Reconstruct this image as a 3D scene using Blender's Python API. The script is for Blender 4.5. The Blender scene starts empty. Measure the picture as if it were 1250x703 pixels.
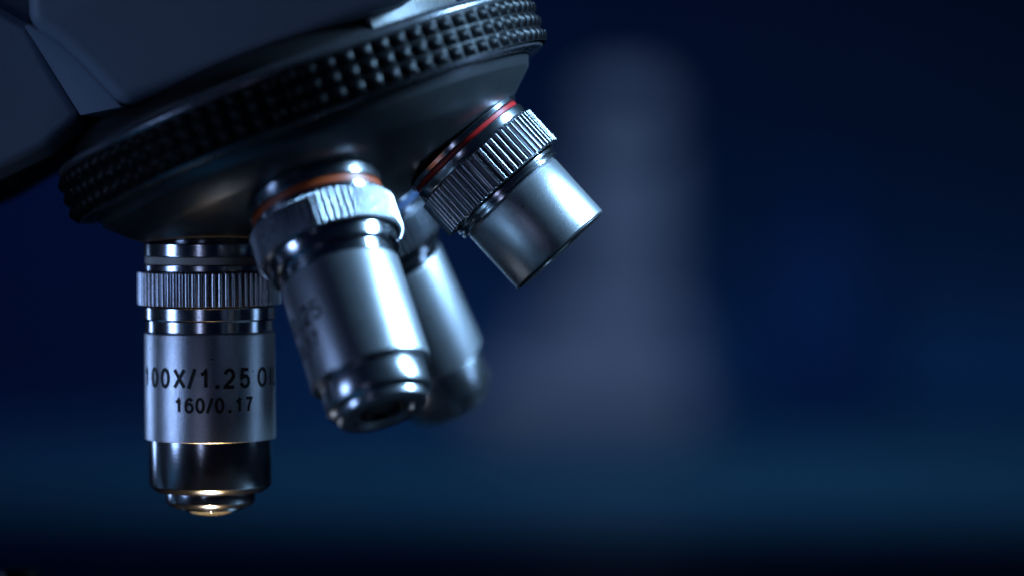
import bpy, bmesh, math, random
from mathutils import Vector, Matrix
random.seed(7)
PI = math.pi
scene = bpy.context.scene
col = scene.collection

# ------------------------------------------------------------------ camera
U = 0.125e-3            # one photograph pixel at the focus plane, in metres
D = 0.50                # lens to focus plane
ZC = 0.17               # lens height above the table
FPX = D / U
cam_d = bpy.data.cameras.new('camera')
cam = bpy.data.objects.new('camera', cam_d)
col.objects.link(cam)
cam.location = (0, -D, ZC)
cam.rotation_euler = (PI / 2, 0, 0)
cam_d.sensor_width = 36
cam_d.lens = 36 * D / (1250 * U)
cam_d.clip_start = 0.01
cam_d.clip_end = 50
cam_d.dof.use_dof = True
cam_d.dof.focus_distance = D - 0.010
cam_d.dof.aperture_fstop = 6.2
scene.camera = cam

# ------------------------------------------------------------------ world and lamps
world = bpy.data.worlds.new('World')
scene.world = world
world.use_nodes = True
bg = world.node_tree.nodes['Background']
bg.inputs[0].default_value = (0.10, 0.25, 1.0, 1)
bg.inputs[1].default_value = 0.008

def area(name, loc, target, sx, sy, power, color, spread=180):
    l = bpy.data.lights.new(name, 'AREA')
    l.shape = 'RECTANGLE'; l.size = sx; l.size_y = sy
    l.energy = power; l.color = color
    l.spread = math.radians(spread)
    o = bpy.data.objects.new(name, l); col.objects.link(o)
    o.location = loc
    d = Vector(target) - Vector(loc)
    o.rotation_euler = d.to_track_quat('-Z', 'Y').to_euler()
    return o

KEY = area('key_lamp', (0.47, 0.012, ZC + 0.33), (0.012, -0.014, ZC + 0.01), 0.12, 0.20, 0.43, (0.34, 0.64, 1.0), 26)
RIGHT = area('right_lamp', (0.60, 0.03, ZC + 0.03), (0.0, 0.0, ZC + 0.02), 0.10, 0.14, 0.006, (0.33, 0.58, 1.0), 40)
FILL = area('left_lamp', (-0.48, -0.21, ZC - 0.02), (-0.05, 0, ZC - 0.025), 0.16, 0.24, 0.021, (0.34, 0.53, 1.0), 23)
REAR = area('rear_left_lamp', (-0.45, 0.27, ZC - 0.01), (-0.05, 0, ZC - 0.02), 0.06, 0.26, 0.012, (0.34, 0.54, 1.0), 24)
FRONT = area('front_lamp', (-0.20, -0.70, ZC - 0.095), (-0.03, 0, ZC - 0.03), 0.06, 0.13, 0.0020, (0.50, 0.60, 1.0), 30)
BACK = area('bench_lamp', (0.15, 2.0, ZC + 0.85), (0.24, 2.9, 0.04), 0.8, 0.4, 2.3, (0.22, 0.54, 1.0), 115)
WALLL = area('wall_lamp', (-1.3, 3.8, ZC + 1.5), (-1.0, 4.8, ZC), 1.2, 0.3, 2.2, (0.02, 0.11, 1.0), 140)
WASH = area('wall_uplight', (0.35, 4.62, -0.10), (0.35, 4.8, 0.05), 1.5, 0.08, 0.40, (0.06, 0.38, 1.0), 150)

scene.view_settings.view_transform = 'Standard'
scene.view_settings.look = 'None'
scene.view_settings.gamma = 1
scene.view_settings.exposure = 0
scene.cycles.use_denoising = True
scene.cycles.max_bounces = 8
scene.cycles.caustics_reflective = False
scene.cycles.caustics_refractive = False
scene.cycles.sample_clamp_indirect = 4

# ------------------------------------------------------------------ materials
def mat(name, color, rough=0.5, metal=0.0, grain=0.0, grain_scale=4000, bump=0.0, bump_scale=3000,
        rough_var=0.0, aniso=0.0, spec=0.5, coat=0.0, wear=0.0, dust=None):
    m = bpy.data.materials.new(name); m.use_nodes = True
    nt = m.node_tree; b = nt.nodes['Principled BSDF']
    b.inputs['Base Color'].default_value = (*color, 1)
    b.inputs['Roughness'].default_value = rough
    b.inputs['Metallic'].default_value = metal
    b.inputs['Specular IOR Level'].default_value = spec
    b.inputs['Coat Weight'].default_value = coat
    b.inputs['Anisotropic'].default_value = aniso
    tc = nt.nodes.new('ShaderNodeTexCoord')
    def noise(scale, detail=2.0):
        n = nt.nodes.new('ShaderNodeTexNoise')
        n.inputs['Scale'].default_value = scale; n.inputs['Detail'].default_value = detail
        nt.links.new(tc.outputs['Object'], n.inputs['Vector'])
        return n
    def ramp(sock, a, c):
        r = nt.nodes.new('ShaderNodeMapRange')
        r.inputs['From Min'].default_value = 0.3; r.inputs['From Max'].default_value = 0.7
        r.inputs['To Min'].default_value = a; r.inputs['To Max'].default_value = c
        nt.links.new(sock, r.inputs['Value']); return r.outputs['Result']
    if grain > 0 or wear > 0:
        mx = nt.nodes.new('ShaderNodeMix'); mx.data_type = 'RGBA'; mx.blend_type = 'MULTIPLY'
        mx.inputs['Factor'].default_value = 1
        mx.inputs['A'].default_value = (*color, 1)
        v = ramp(noise(grain_scale).outputs['Fac'], 1 - grain, 1 + grain)
        if wear > 0:
            w = ramp(noise(grain_scale * 0.06, 4).outputs['Fac'], 1 - wear, 1 + wear)
            mm = nt.nodes.new('ShaderNodeMath'); mm.operation = 'MULTIPLY'
            nt.links.new(v, mm.inputs[0]); nt.links.new(w, mm.inputs[1]); v = mm.outputs[0]
        cb = nt.nodes.new('ShaderNodeCombineColor')
        for i in range(3): nt.links.new(v, cb.inputs[i])
        nt.links.new(cb.outputs[0], mx.inputs['B'])
        nt.links.new(mx.outputs['Result'], b.inputs['Base Color'])
    if dust is not None:
        vo = nt.nodes.new('ShaderNodeTexVoronoi'); vo.inputs['Scale'].default_value = dust[1]
        nt.links.new(tc.outputs['Object'], vo.inputs['Vector'])
        lt = nt.nodes.new('ShaderNodeMath'); lt.operation = 'LESS_THAN'; lt.inputs[1].default_value = dust[2]
        nt.links.new(vo.outputs['Distance'], lt.inputs[0])
        sp = nt.nodes.new('ShaderNodeSeparateColor'); nt.links.new(vo.outputs['Color'], sp.inputs[0])
        gt = nt.nodes.new('ShaderNodeMath'); gt.operation = 'GREATER_THAN'; gt.inputs[1].default_value = dust[3]
        nt.links.new(sp.outputs[0], gt.inputs[0])
        mu = nt.nodes.new('ShaderNodeMath'); mu.operation = 'MULTIPLY'
        nt.links.new(lt.outputs[0], mu.inputs[0]); nt.links.new(gt.outputs[0], mu.inputs[1])
        m2 = nt.nodes.new('ShaderNodeMix'); m2.data_type = 'RGBA'
        nt.links.new(mu.outputs[0], m2.inputs['Factor'])
        src = b.inputs['Base Color'].links
        if src: nt.links.new(src[0].from_socket, m2.inputs['A'])
        else: m2.inputs['A'].default_value = (*color, 1)
        m2.inputs['B'].default_value = (*dust[0], 1)
        nt.links.new(m2.outputs['Result'], b.inputs['Base Color'])
    if rough_var > 0:
        nt.links.new(ramp(noise(260, 5).outputs['Fac'], rough - rough_var, rough + rough_var), b.inputs['Roughness'])
    if bump > 0:
        bp = nt.nodes.new('ShaderNodeBump'); bp.inputs['Strength'].default_value = bump
        bp.inputs['Distance'].default_value = 0.0001
        nt.links.new(noise(bump_scale).outputs['Fac'], bp.inputs['Height'])
        nt.links.new(bp.outputs['Normal'], b.inputs['Normal'])
    return m

def turned(name, color, rough):
    """machined metal: fine rings round the turning axis (object Z)"""
    m = mat(name, color, rough, 1.0, rough_var=0.03)
    nt = m.node_tree; b = nt.nodes['Principled BSDF']
    tc = nt.nodes['Texture Coordinate']
    mp = nt.nodes.new('ShaderNodeMapping'); mp.inputs['Scale'].default_value = (300, 300, 9000)
    nt.links.new(tc.outputs['Object'], mp.inputs['Vector'])
    n = nt.nodes.new('ShaderNodeTexNoise'); n.inputs['Scale'].default_value = 1; n.inputs['Detail'].default_value = 3
    nt.links.new(mp.outputs['Vector'], n.inputs['Vector'])
    bp = nt.nodes.new('ShaderNodeBump'); bp.inputs['Strength'].default_value = 0.22; bp.inputs['Distance'].default_value = 0.00004
    nt.links.new(n.outputs['Fac'], bp.inputs['Height'])
    nt.links.new(bp.outputs['Normal'], b.inputs['Normal'])
    return m

M = {}
M['chrome'] = turned('turned_chrome', (0.64, 0.66, 0.70), 0.16)
M['steel'] = turned('turned_steel', (0.74, 0.76, 0.80), 0.24)
M['satin'] = mat('satin_metal', (0.60, 0.61, 0.64), 0.33, 0.95, grain=0.16, grain_scale=5200, bump=0.30, bump_scale=6000, wear=0.05, dust=((0.02, 0.02, 0.025), 700, 0.11, 0.80))
M['knurl'] = mat('knurled_metal', (0.48, 0.50, 0.54), 0.24, 1.0, rough_var=0.05)
M['black'] = mat('black_plastic', (0.004, 0.004, 0.005), 0.40, 0.0, spec=0.11, bump=0.15, bump_scale=2600, rough_var=0.06, dust=((0.22, 0.22, 0.24), 900, 0.13, 0.7))
M['grey_metal'] = mat('anodised_grey', (0.15, 0.155, 0.165), 0.32, 0.85, bump=0.08, bump_scale=5000, wear=0.08, grain=0.05, dust=((0.4, 0.4, 0.42), 800, 0.10, 0.75))
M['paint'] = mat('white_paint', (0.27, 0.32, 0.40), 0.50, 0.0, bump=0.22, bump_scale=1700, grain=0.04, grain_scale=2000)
M['rim'] = mat('black_metal', (0.22, 0.22, 0.24), 0.27, 0.85, bump=0.1, bump_scale=4000, rough_var=0.05)
M['ink'] = mat('black_ink', (0.006, 0.006, 0.008), 0.5)
M['red'] = mat('red_enamel', (0.50, 0.012, 0.012), 0.35)
M['orange'] = mat('orange_enamel', (0.36, 0.055, 0.01), 0.4)
M['cream'] = mat('cream_enamel', (0.62, 0.56, 0.48), 0.4)
M['blue_band'] = mat('blue_enamel', (0.02, 0.05, 0.13), 0.4)
M['bore'] = mat('black_bore', (0.01, 0.01, 0.012), 0.45)
M['table'] = mat('dark_table', (0.08, 0.21, 0.30), 0.5, grain=0.1, grain_scale=60, wear=0.1)
M['wall'] = mat('navy_wall', (0.08, 0.13, 0.22), 0.9, grain=0.05, grain_scale=30)
M['pale'] = mat('pale_casing', (0.52, 0.34, 0.38), 0.6, grain=0.04, grain_scale=90)
M['blue_plastic'] = mat('blue_plastic', (0.02, 0.09, 0.28), 0.5, grain=0.04, grain_scale=90)
g = bpy.data.materials.new('lens_glass'); g.use_nodes = True
gb = g.node_tree.nodes['Principled BSDF']
gb.inputs['Base Color'].default_value = (0.93, 0.97, 0.90, 1); gb.inputs['Transmission Weight'].default_value = 0.75
gb.inputs['Roughness'].default_value = 0.03; gb.inputs['IOR'].default_value = 1.6
M['glass'] = g
e = bpy.data.materials.new('lamp_glow'); e.use_nodes = True
eb = e.node_tree.nodes['Principled BSDF']
eb.inputs['Emission Color'].default_value = (1, 0.62, 0.26, 1); eb.inputs['Emission Strength'].default_value = 0.5
M['glow'] = e

# ------------------------------------------------------------------ mesh helpers
def mark_sharp(bm, ang=28):
    for ed in bm.edges:
        if len(ed.link_faces) == 2:
            ed.smooth = ed.calc_face_angle(0) < math.radians(ang)
    for f in bm.faces: f.smooth = True

def link(name, bm, m, parent, mw, sharp=28):
    """one mesh object; mw is its place in the root's own coordinates"""
    bmesh.ops.recalc_face_normals(bm, faces=bm.faces[:])
    mark_sharp(bm, sharp)
    me = bpy.data.meshes.new(name); bm.to_mesh(me); bm.free()
    me.materials.append(M[m])
    o = bpy.data.objects.new(name, me); col.objects.link(o)
    PLACE[o.name] = mw
    if parent is not None:
        o.parent = parent
        o.matrix_basis = PLACE[parent.name].inverted() @ mw
    else:
        o.matrix_basis = mw
    return o
PLACE = {}

def empty(name, mw):
    o = bpy.data.objects.new(name, None); col.objects.link(o)
    o.empty_display_size = 0.02
    o.matrix_basis = mw
    PLACE[o.name] = Matrix.Identity(4)
    return o

def tag(o, label=None, cat=None, group=None, kind=None):
    if label: o['label'] = label
    if cat: o['category'] = cat
    if group: o['group'] = group
    if kind: o['kind'] = kind
    return o

def chamfered(prof, c):
    out = []
    n = len(prof)
    for i, p in enumerate(prof):
        if i in (0, n - 1) or c <= 0:
            out.append(p); continue
        a, b = Vector(prof[i - 1]), Vector(prof[i + 1]); q = Vector(p)
        u, v = a - q, b - q
        if u.length < 1e-9 or v.length < 1e-9: continue
        ang = PI - u.angle(v)
        if ang < math.radians(20): out.append(p); continue
        k = min(c, 0.35 * u.length, 0.35 * v.length)
        out.append(tuple(q + u.normalized() * k)); out.append(tuple(q + v.normalized() * k))
    return out

def lathe(prof, seg=160, c=0.8, rfun=None, cx=0.0):
    """profile of (t, r) in pixels, spun round local Z"""
    bm = bmesh.new()
    prof = chamfered(prof, c)
    rings = []
    for t, r in prof:
        if r < 1e-6:
            rings.append([bm.verts.new((cx * U, 0, t * U))])
        else:
            ring = []
            for k in range(seg):
                a = 2 * PI * k / seg
                rr = (r + (rfun(a, t) if rfun else 0)) * U
                ring.append(bm.verts.new((rr * math.sin(a) + cx * U, rr * math.cos(a), t * U)))
            rings.append(ring)
    for A, B in zip(rings, rings[1:]):
        if len(A) == 1 and len(B) == 1: continue
        for k in range(seg):
            k2 = (k + 1) % seg
            if len(A) == 1: bm.faces.new((A[0], B[k], B[k2]))
            elif len(B) == 1: bm.faces.new((A[k], A[k2], B[0]))
            else: bm.faces.new((A[k], A[k2], B[k2], B[k]))
    return bm

def knurl(t0, t1, r, n, depth, c=3.0):
    """straight-knurled ring: n rounded ridges with bevelled ends"""
    bm = bmesh.new()
    shape = [(0.0, 0.0), (0.10, 0.0), (0.17, 0.48), (0.26, 0.72), (0.38, 0.93), (0.535, 1.0), (0.69, 0.93), (0.81, 0.72), (0.92, 0.48)]
    ang, h = [], []
    for k in range(n):
        for f, q in shape:
            ang.append(2 * PI * (k + f) / n); h.append(q)
    base = r - depth
    rows = [(t0, base - 3, 0), (t0, base - 0.2, 0), (t0 + c * 0.45, base, 1), (t1 - c * 0.45, base, 1), (t1, base - 0.2, 0), (t1, base - 3, 0)]
    rings = []
    for t, b, s in rows:
        rings.append([bm.verts.new(((b + depth * s * q) * U * math.sin(a), (b + depth * s * q) * U * math.cos(a), t * U)) for a, q in zip(ang, h)])
    N = len(ang)
    for A, B in zip(rings, rings[1:]):
        for k in range(N):
            k2 = (k + 1) % N
            bm.faces.new((A[k], A[k2], B[k2], B[k]))
    return bm

def arc(cx, cy, rx, ry, a0, a1, n=14):
    return [(cx + rx * math.cos(math.radians(a0 + (a1 - a0) * i / n)), cy + ry * math.sin(math.radians(a0 + (a1 - a0) * i / n))) for i in range(n + 1)]
# plain sans-serif figures as pen strokes, cap height 1, box centred on x = 0
GLYPH = {
    '0': [arc(0, .5, .23, .43, 0, 360, 28)], 'O': [arc(0, .5, .31, .43, 0, 360, 28)],
    '1': [[(-.20, .70), (-.09, .75), (.0, .83), (.05, .93), (.05, .07)]],
    '2': [arc(0, .67, .22, .26, 170, -25, 14) + [(.10, .42), (-.08, .26), (-.22, .10), (-.23, .07), (.25, .07)]],
    '4': [[(.10, .07), (.10, .93), (-.25, .32), (.27, .32)]],
    '5': [[(.21, .93), (-.15, .93), (-.20, .50), (-.12, .56)] + arc(0, .34, .23, .27, 115, -165, 16)],
    '6': [arc(0, .34, .23, .27, 0, 360, 24), [(-.23, .34), (-.23, .52), (-.19, .72), (-.10, .87), (.02, .93), (.12, .90), (.20, .78)]],
    '7': [[(-.24, .93), (.24, .93), (.10, .70), (.0, .45), (-.06, .07)]],
    'X': [[(-.28, .05), (.28, .95)], [(-.28, .95), (.28, .05)]], '/': [[(-.17, .0), (.17, 1.0)]],
    '.': [[(0, .0), (0, .19)]], 'I': [[(0, .05), (0, .95)]], 'L': [[(-.20, .95), (-.20, .07), (.24, .07)]],
}
def wrapped_text(lines, r):
    """black figures laid round a cylinder of radius r: (text, cap height px, t of baseline, [angle of each figure in degrees], pen px)"""
    bm = bmesh.new()
    for body, cap, t0, angs, pen in lines:
        for ch, an in zip([c_ for c_ in body if c_ != ' '], angs):
            for st in GLYPH[ch]:
                # fine steps so that the pen stroke follows the barrel
                pts = []
                for p, q in zip(st, st[1:]):
                    n = max(1, int(math.hypot((q[0] - p[0]) * cap, (q[1] - p[1]) * cap) / 2.5))
                    pts += [(p[0] + (q[0] - p[0]) * i / n, p[1] + (q[1] - p[1]) * i / n) for i in range(n)]
                pts.append(st[-1])
                pts = [Vector((p[0] * cap * 0.98, p[1] * cap)) for p in pts]
                closed = (pts[0] - pts[-1]).length < 1e-4
                if closed: pts.pop()
                L, N = [], len(pts)
                hw = pen / 2 * (1.15 if ch == '.' else 1)
                for i, p in enumerate(pts):
                    pa = pts[i - 1] if (i > 0 or closed) else p
                    pb = pts[(i + 1) % N] if (i < N - 1 or closed) else p
                    d1 = (p - pa); d2 = (pb - p)
                    d1 = d1.normalized() if d1.length > 1e-6 else d2.normalized()
                    d2 = d2.normalized() if d2.length > 1e-6 else d1
                    tn = d1 + d2
                    tn = tn.normalized() if tn.length > 1e-3 else d1
                    nr = Vector((-tn.y, tn.x))
                    k = min(1.5, 1 / max(0.3, abs(nr.dot(Vector((-d1.y, d1.x))))))
                    row = []
                    for sg in (1, -1):
                        v = p + nr * hw * k * sg
                        a = math.radians(an + 7.4) + v.x / r
                        row.append(bm.verts.new((r * U * math.sin(a), r * U * math.cos(a), (t0 - v.y) * U)))
                    L.append(row)
                for i in range(N if closed else N - 1):
                    A, B = L[i], L[(i + 1) % N]
                    bm.faces.new((A[0], B[0], B[1], A[1]))
    return bm

# photograph pixel -> world at depth Y
def at(px, py, Y):
    k = (D + Y) / D * U
    return Vector(((px - 625) * k, Y, ZC + (351.5 - py) * k))

# ------------------------------------------------------------------ table and wall
def sheet(name, co, m):
    bm = bmesh.new()
    bm.faces.new([bm.verts.new(c) for c in co])
    me = bpy.data.meshes.new(name); bm.to_mesh(me); bm.free(); me.materials.append(M[m])
    o = bpy.data.objects.new(name, me); col.objects.link(o); return o
def boxbm(x0, x1, y0, y1, z0, z1, bev=0.0, seg=3):
    bm = bmesh.new()
    bmesh.ops.create_cube(bm, size=1)
    for v in bm.verts:
        v.co = Vector((x0 + (v.co.x + .5) * (x1 - x0), y0 + (v.co.y + .5) * (y1 - y0), z0 + (v.co.z + .5) * (z1 - z0)))
    if bev > 0:
        bmesh.ops.bevel(bm, geom=bm.edges[:], offset=bev, segments=seg, profile=0.5, affect='EDGES')
    return bm
I4 = Matrix.Identity(4)
tbl = link('table', boxbm(-3.2, 3.2, -0.9, 4.2, -0.05, 0.0, 0.004), 'table', None, I4)
tag(tbl, 'dark table surface running back out of focus under the microscope', kind='structure')
wl = link('wall', boxbm(-5.5, 5.5, 4.8, 4.9, -1.2, 3.6), 'wall', None, I4)
tag(wl, 'dark navy wall far out of focus', kind='structure')

# ------------------------------------------------------------------ microscope
YAW = 0.0
AX0 = Vector(((253 - 625) * U, 0, 0))
ROOT = Matrix.Translation(AX0) @ Matrix.Rotation(-YAW, 4, 'Z')
micro = empty('microscope', ROOT)
tag(micro, 'compound microscope with white body, black ringed nosepiece and four steel objectives', 'microscope')
ZA = ZC + (351.5 + 167) * U          # point where the objective axes and the turret axis meet
APEX = Vector((0, 0, ZA))
AL = math.radians(21.2)
a_ax = Vector((math.sin(AL), 0, -math.cos(AL)))
e1 = Vector((math.cos(AL), 0, math.sin(AL)))
e2 = Vector((0, 1, 0))

def frame(d, xref=Vector((1, 0, 0)), roll=0.0):
    d = d.normalized(); x = (xref - d * xref.dot(d)).normalized(); y = d.cross(x)
    m = Matrix.Identity(4)
    for i in range(3):
        m[i][0], m[i][1], m[i][2], m[i][3] = x[i], y[i], d[i], APEX[i]
    return m @ Matrix.Rotation(roll, 4, 'Z')
T = frame(a_ax)                       # turret frame: local Z runs down the turret axis

# turret: smooth grey dish that carries the objectives
dish = link('nosepiece', lathe([(346, 120), (346, 262), (352, 279), (357, 282), (373, 276), (397, 250), (404, 240), (433, 166), (462, 88), (474, 50), (478, 0)], 192, 0.8), 'grey_metal', micro, T, 14)
tag(dish, 'smooth dark grey underside of the nosepiece')
# flange rims above and below the grip
link('rim', lathe([(350, 270), (352, 302), (357, 300), (360, 286), (356, 268)], 192, 0.8), 'rim', dish, T)
link('rim', lathe([(299, 260), (299, 304), (294, 306), (288, 302), (285, 290), (285, 262)], 192, 1.0), 'rim', dish, T)
def grip():
    bm = bmesh.new()
    n, s0, s1, rb, rt = 86, 299.0, 353.0, 306.0, 311.0
    rows = 3; h = (s1 - s0) / rows
    fr = [0.0, 0.05, 0.20, 0.42, 0.58, 0.80, 0.95]
    ff = fr
    gg = [0.0, 0.0, 0.55, 0.97, 1.0, 0.55, 0.0]
    K = len(fr)
    hh = [[min(gg[i], gg[j]) * 0.6 + gg[i] * gg[j] * 0.4 for j in range(K)] for i in range(K)]
    rings = []
    for q in range(rows):
        for i in range(K):
            t = s0 + (q + fr[i]) * h
            ring = []
            for k in range(n):
                for j in range(K):
                    a = 2 * PI * (k + ff[j]) / n
                    r = (rb + (rt - rb) * hh[i][j]) * U
                    ring.append(bm.verts.new((r * math.sin(a), r * math.cos(a), t * U)))
            rings.append(ring)
    ring = []
    for k in range(n):
        for j in range(K):
            a = 2 * PI * (k + ff[j]) / n
            ring.append(bm.verts.new((rb * U * math.sin(a), rb * U * math.cos(a), s1 * U)))
    rings.append(ring)
    N = n * K
    for A, B in zip(rings, rings[1:]):
        for k in range(N):
            bm.faces.new((A[k], A[(k + 1) % N], B[(k + 1) % N], B[k]))
    return bm
gr = link('grip_ring', grip(), 'black', dish, T, 30)
tag(gr, 'black grip ring with three rows of raised diamonds')
# fixed cover over the turret, a little off the turret axis
cov = link('nosepiece_cover', lathe([(252, 150), (252, 214), (258, 228), (268, 243), (280, 250), (292, 251), (292, 150)], 160, 3.0, cx=-30), 'cover', micro, T) if 'cover' in M else None
if cov is None:
    M['cover'] = mat('shaded_cover_paint', (0.009, 0.009, 0.010), 0.42, 0.0, spec=0.25, bump=0.5, bump_scale=1400, grain=0.06, grain_scale=1500)  # near-black: the head's shadow on the cover is put into this colour
    cov = link('nosepiece_cover', lathe([(252, 150), (252, 214), (258, 228), (268, 243), (280, 250), (292, 251), (292, 150)], 160, 3.0, cx=-30), 'cover', micro, T)
def lit_patch():  # added paler sector standing in for light falling on the cover's side
    bm = bmesh.new(); seg = 40; a0, a1 = math.radians(36), math.radians(86)
    prof = [(246, 240), (246, 252.5), (288, 252.5), (288, 240)]
    R_ = []
    for k in range(seg + 1):
        a = a0 + (a1 - a0) * k / seg
        R_.append([bm.verts.new(((r * math.sin(a) - 30) * U, r * math.cos(a) * U, t * U)) for t, r in prof])
    for A, B in zip(R_, R_[1:]):
        for i in range(4): bm.faces.new((A[i], A[(i + 1) % 4], B[(i + 1) % 4], B[i]))
    bm.faces.new(R_[0][::-1]); bm.faces.new(R_[-1])
    return bm
M['lit_patch'] = mat('lit_cover_paint', (0.075, 0.072, 0.072), 0.45, 0.0, bump=0.6, bump_scale=900, wear=0.25, grain=0.08, grain_scale=1800)
tag(link('cover_lit_patch', lit_patch(), 'lit_patch', cov, T), 'lit patch on the side of the cover, painted paler and mottled')
link('neck', lathe([(200, 0), (200, 150), (262, 150), (262, 0)], 96, 1.0), 'black', micro, T)

# ------------------------------------------------------------------ objectives
def direction(psi):
    p = math.radians(psi - 6.0)        # the turret stands a little off its click stop
    return a_ax * math.cos(AL) + (e1 * -math.cos(p) - e2 * math.sin(p)) * math.sin(AL)

def long_objective(psi, band, label, lines, roll=0.0, dl=0.0, nose='oil', nlen=53, br=80.0):
    F = frame(direction(psi), roll=roll)
    b0, b1 = 572, 703 + dl
    o = link('objective', lathe([(b0, 55), (b0, br - 1), (b0 + 1.5, br), (b1, br), (b1, 50)], 192, 0.5), 'satin', micro, F)
    tag(o, label)
    link('mounting_collar', lathe([(455, 60), (463.5, 62), (463.5, 81), (479, 81), (479, 77), (489.5, 77), (489.5, 81), (497, 81), (498, 79), (498, 60)], 160, 0.8), 'chrome', o, F)
    link('colour_band', lathe([(479.6, 74), (479.6, 78.6), (488.9, 78.6), (488.9, 74)], 160, 0.6), band, o, F)
    link('knurled_ring', knurl(498, 539.6, 88, 66, 6.0), 'knurl', o, F, 40)
    link('spacer_ring', lathe([(539, 60), (540, 78), (541, min(81, br + 6)), (556, min(81, br + 6)), (557, br - 1.5), (571, br - 1.5), (571.8, br - 4), (571.8, 55)], 160, 0.7), 'chrome', o, F)
    n1 = b1 + 4 + nlen
    if nose == 'oil':
        link('nose', lathe([(b1 - 2, 60), (b1 - 2, 75), (n1, 75), (n1 + 7.5, 66.5), (n1 + 8.5, 58), (n1 + 8.5, 40)], 160, 0.8), 'chrome', o, F)
        tip = link('tip', lathe([(n1 + 6, 40), (n1 + 7, 55), (n1 + 20, 55), (n1 + 26, 48.5), (n1 + 26.5, 41), (n1 + 30, 40), (n1 + 30, 30), (n1 + 24, 28), (n1 + 24, 0)], 128, 0.6), 'chrome', o, F)
        link('front_lens', lathe([(n1 + 25, 29)] + [(n1 + 29.5 + 8.5 * math.sin(k * PI / 16), 29 * math.cos(k * PI / 16)) for k in range(8)] + [(n1 + 38, 0)], 96, 0), 'glass', o, F)
    else:
        link('nose', lathe([(b1 - 1, 50), (b1 + 1, 61), (b1 + 3, 61), (b1 + 4, 62), (n1 - 16, 62), (n1 - 11, 55), (n1 - 9, 54), (n1 - 3, 54), (n1, 50), (n1, 36), (n1 - 3, 34), (n1 - 4, 26)], 160, 0.8), 'steel', o, F)
        link('tip', lathe([(n1 - 10, 30), (n1 - 3.4, 29), (n1 - 3.4, 25), (n1 - 8, 22), (n1 - 12, 20), (n1 - 12, 0)], 96, 0.5), 'bore', o, F)
        link('front_lens', lathe([(n1 - 12, 21)] + [(n1 - 11 + 5 * math.sin(k * PI / 16), 20 * math.cos(k * PI / 16)) for k in range(8)] + [(n1 - 6, 0)], 64, 0), 'glass', o, F)
    link('lettering', wrapped_text(lines, br + 0.35), 'ink', o, F)
    return o

L2 = ('160/0.17', 18.5, 666.5, [-30.5, -20.5, -10.8, -2.5, 6, 15, 23.5, 33.5], 3.6)
def row(body, step, a0): return [a0 + step * i for i in range(len(body))]
long_objective(0, 'cream', 'upright steel objective with pale band, marked 100X/1.25 OIL',
               [('100X/1.25OIL', 24, 637, [-74, -58.5, -44.5, -29.5, -18, -6.5, 4.2, 14.8, 29.6, 50, 64, 75], 4.4), L2])
long_objective(90, 'orange', 'objective with orange band leaning towards the viewer, out of focus',
               [('10X/0.25', 24, 637, row('10X/0.25', 13, -135), 3.7), ('160/0.17', 18.5, 666.5, row('160/0.17', 9.5, -120), 3.1)], dl=-3, nose='dry', nlen=45, br=71.0)
long_objective(270, 'blue_band', 'objective leaning away behind the orange banded one, out of focus',
               [('40X/0.65', 24, 637, row('40X/0.65', 13, 130), 3.7), ('160/0.17', 18.5, 666.5, row('160/0.17', 9.5, 140), 3.1)], dl=12, nose='dry', nlen=64, br=71.0)

F = frame(direction(180))
o = link('objective', lathe([(550, 50), (552, 68), (554, 70), (638.5, 70), (640, 68.5), (640, 50)], 192, 0.5), 'satin', micro, F)
tag(o, 'short wide steel objective with bright red band at the raised side of the nosepiece')
link('mounting_collar', lathe([(454, 60), (461.5, 62), (461.5, 84), (468, 84), (468, 79), (475, 79), (475, 83), (486, 83), (488, 81), (488, 60)], 160, 0.8), 'chrome', o, F)
link('colour_band', lathe([(468.6, 76), (468.6, 80.4), (474.4, 80.4), (474.4, 76)], 160, 0.6), 'red', o, F)
link('knurled_ring', knurl(488, 538, 88, 60, 6.0), 'knurl', o, F, 40)
link('spacer_ring', lathe([(538, 55), (539, 74), (540, 77), (545, 77), (545.5, 73), (547, 73), (547.5, 76), (551.5, 76), (552.5, 70), (552.5, 55)], 160, 0.6), 'chrome', o, F)
link('end_face', lathe([(634, 60), (640.6, 67.5), (641.4, 66), (641.4, 31), (639, 30), (632, 29), (632, 0)], 160, 0.5), 'bore', o, F)
link('front_lens', lathe([(633, 29)] + [(634 + 8 * math.sin(k * PI / 16), 28.5 * math.cos(k * PI / 16)) for k in range(8)] + [(642, 0)], 96, 0), 'glass', o, F)

# ------------------------------------------------------------------ head, arm, base, stage (root coordinates)
RI = ROOT.inverted()
def outline(name, pts, y0, y1, bev, m, seg=4, ybev=None):
    """solid with an outline given in photograph pixels at its front depth y0, running back to depth y1"""
    bm = bmesh.new()
    f = [bm.verts.new(RI @ at(px, py, y0)) for px, py in pts]
    dv = RI.to_3x3() @ Vector((0, y1 - y0, 0))
    b = [bm.verts.new(v.co + dv) for v in f]
    bm.faces.new(f); bm.faces.new(b[::-1])
    for i in range(len(f)):
        j = (i + 1) % len(f)
        bm.faces.new((f[i], f[j], b[j], b[i]))
    bmesh.ops.recalc_face_normals(bm, faces=bm.faces[:])
    if bev:
        ed = [e_ for e_ in bm.edges if e_.calc_face_angle(0) > math.radians(35)]
        bmesh.ops.bevel(bm, geom=ed, offset=bev, segments=seg, profile=0.5, affect='EDGES', clamp_overlap=True)
    return link(name, bm, m, micro, I4, 30)

head = outline('head', [(148, 131), (490, 4), (560, -60), (600, -300), (20, -300), (34, 30), (66, 49), (98, 78), (124, 106)], -0.027, 0.030, 0.0022, 'paint', 6)
tag(head, 'white painted head casting above the nosepiece')
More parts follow.
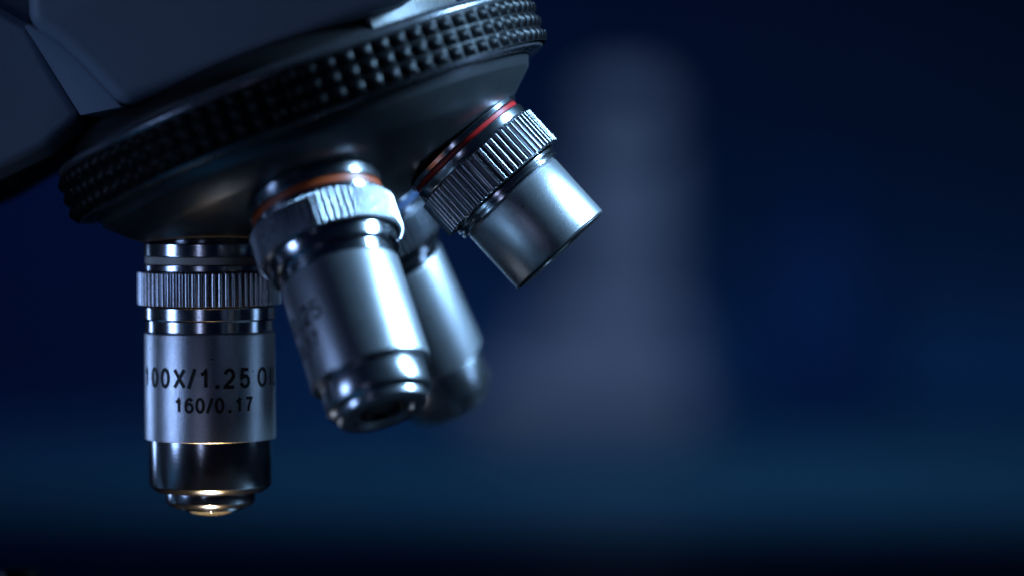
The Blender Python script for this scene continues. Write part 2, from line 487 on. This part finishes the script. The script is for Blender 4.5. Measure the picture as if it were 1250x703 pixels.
# facet that leads from the head's front back to the arm
def facet():
    bm = bmesh.new()
    cur = [(34, 30), (66, 49), (98, 78), (124, 106), (148, 131)]
    lin = [(30, 33), (46, 58), (64, 87), (81, 114), (98, 141)]
    y0, y1 = -0.0249, -0.010
    rows = []
    for (ax_, ay_), (bx_, by_) in zip(cur, lin):
        row = []
        for k in range(9):
            f = k / 8
            px, py = ax_ + (bx_ - ax_) * f, ay_ + (by_ - ay_) * f
            Y = y0 + (y1 - y0) * (f ** 0.75)
            row.append(bm.verts.new(RI @ at(px, py, Y)))
        back = RI.to_3x3() @ Vector((0.012, 0.030, 0))
        row.append(bm.verts.new(row[-1].co + back))
        row.append(bm.verts.new(row[0].co + back + RI.to_3x3() @ Vector((0, 0.014, 0))))
        rows.append(row)
    for A, B in zip(rows, rows[1:]):
        n = len(A)
        for k in range(n):
            bm.faces.new((A[k], A[(k + 1) % n], B[(k + 1) % n], B[k]))
    bm.faces.new(rows[0][::-1]); bm.faces.new(rows[-1])
    return bm
link('shoulder', facet(), 'paint', micro, I4, 40)
outline('arm', [(99, 142), (52, 182), (0, 208), (-110, 262), (-190, 380), (-200, 1000), (-520, 1150), (-520, -60), (-300, -160), (34, 30), (60, 80)], -0.0105, 0.028, 0.0015, 'paint')
outline('arm_top', [(36, 36), (0, 48), (-250, 130), (-300, -200), (36, -200)], -0.004, 0.026, 0.0008, 'paint')
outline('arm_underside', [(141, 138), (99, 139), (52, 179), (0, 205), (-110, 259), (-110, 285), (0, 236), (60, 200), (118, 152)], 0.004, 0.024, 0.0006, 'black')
lx = Vector((0, 0, 0))
zs = ZC - 0.0555
base = link('base', boxbm(-0.115, 0.075, -0.075, 0.075, 0.0, 0.035, 0.008, 4), 'paint', micro, I4)
def stage():
    bm = bmesh.new()
    seg = 48; ri = 0.011
    x0, x1, y0, y1 = -0.062, 0.062, -0.058, 0.050
    def sq(a):
        dx, dy = math.sin(a), math.cos(a)
        k = min((x1 if dx > 0 else -x0) / max(abs(dx), 1e-9), (y1 if dy > 0 else -y0) / max(abs(dy), 1e-9))
        return dx * k, dy * k
    R = []
    for z in (zs, zs - 0.006):
        R.append(([bm.verts.new((ri * math.sin(2 * PI * k / seg), ri * math.cos(2 * PI * k / seg), z)) for k in range(seg)],
                  [bm.verts.new((*sq(2 * PI * k / seg), z)) for k in range(seg)]))
    for k in range(seg):
        j = (k + 1) % seg
        bm.faces.new((R[0][0][k], R[0][0][j], R[0][1][j], R[0][1][k]))
        bm.faces.new((R[1][0][k], R[1][1][k], R[1][1][j], R[1][0][j]))
        bm.faces.new((R[0][1][k], R[0][1][j], R[1][1][j], R[1][1][k]))
        bm.faces.new((R[0][0][k], R[1][0][k], R[1][0][j], R[0][0][j]))
    return bm
stg = link('stage', stage(), 'black', micro, I4)
kp = RI @ at(25, 703, 0.036)
def turnpart(name, prof, m, parent, loc, seg=64):
    mw = Matrix.Translation(loc)
    return link(name, lathe([(t / U, r / U) for t, r in prof], seg, 1.5), m, parent, mw)
turnpart('stage_clip_knob', [(0, 0), (0, 0.0034), (0.0090, 0.0034), (0.0098, 0.0026), (0.0098, 0.0)], 'black', stg, Vector((kp.x, kp.y, zs)))
link('stage_bracket', boxbm(-0.125, -0.05, -0.02, 0.02, zs - 0.022, zs - 0.0062, 0.002), 'black', micro, I4)
turnpart('condenser', [(zs - 0.045, 0), (zs - 0.045, 0.015), (zs - 0.004, 0.0108), (zs - 0.004, 0.0087), (zs - 0.008, 0.0)], 'bore', micro, Vector((0, 0, 0)))
turnpart('condenser_lens', [(zs - 0.0075, 0.0), (zs - 0.0075, 0.0084), (zs - 0.0045, 0.0084), (zs - 0.003, 0.006), (zs - 0.0025, 0.0)], 'glow', micro, Vector((0, 0, 0)))
link('condenser_bracket', boxbm(-0.12, -0.012, -0.008, 0.008, zs - 0.042, zs - 0.03, 0.002), 'black', micro, I4)
turnpart('illuminator', [(0.034, 0), (0.034, 0.024), (0.056, 0.021), (0.058, 0.018), (0.058, 0.0)], 'black', micro, Vector((0, 0, 0)))
# the microscope's own lamp, shining up through the condenser
wl_ = bpy.data.lights.new('condenser_light', 'AREA'); wl_.shape = 'DISK'; wl_.size = 0.0155
wl_.energy = 0.0012; wl_.color = (1.0, 0.66, 0.30); wl_.spread = math.radians(9)
wo = bpy.data.objects.new('condenser_light', wl_); col.objects.link(wo)
wo.location = ROOT @ Vector((0, 0, zs - 0.0015)); wo.rotation_euler = (PI, 0, 0)

# ------------------------------------------------------------------ far things, out of focus
YB = 2.9
kb = (D + YB) / D * U
bx = (755 - 625) * kb
B_ROOT = Matrix.Translation((bx, YB, 0))
far = empty('background_instrument', B_ROOT)
tag(far, 'pale grey upright laboratory instrument far behind, blurred by the lens', 'instrument')
def fbox(name, x0, x1, y0, y1, z0, z1, bev, m='pale'):
    return link(name, boxbm(x0, x1, y0, y1, z0, z1, bev, 4), m, far, I4)
fbox('base', -0.16, 0.085, -0.09, 0.10, 0.0, 0.085, 0.035)
fbox('column', -0.048, 0.058, -0.02, 0.075, 0.05, 0.33, 0.03)
fbox('head', -0.038, 0.052, -0.05, 0.07, 0.32, 0.385, 0.03)
fbox('foot', -0.105, 0.075, -0.06, 0.09, 0.06, 0.15, 0.035)

YC = 3.5
kc = (D + YC) / D * U
bt = link('blue_bottle', lathe([(t / U, r / U) for t, r in [(0, 0), (0, 0.075), (0.01, 0.08), (0.17, 0.08), (0.205, 0.062), (0.225, 0.03), (0.26, 0.03), (0.265, 0.034), (0.30, 0.034), (0.30, 0)]], 64, 4), 'blue_plastic', None, Matrix.Translation(((1005 - 625) * kc, YC, 0)))
tag(bt, 'dim blue bottle far behind on the table, blurred by the lens', 'bottle')
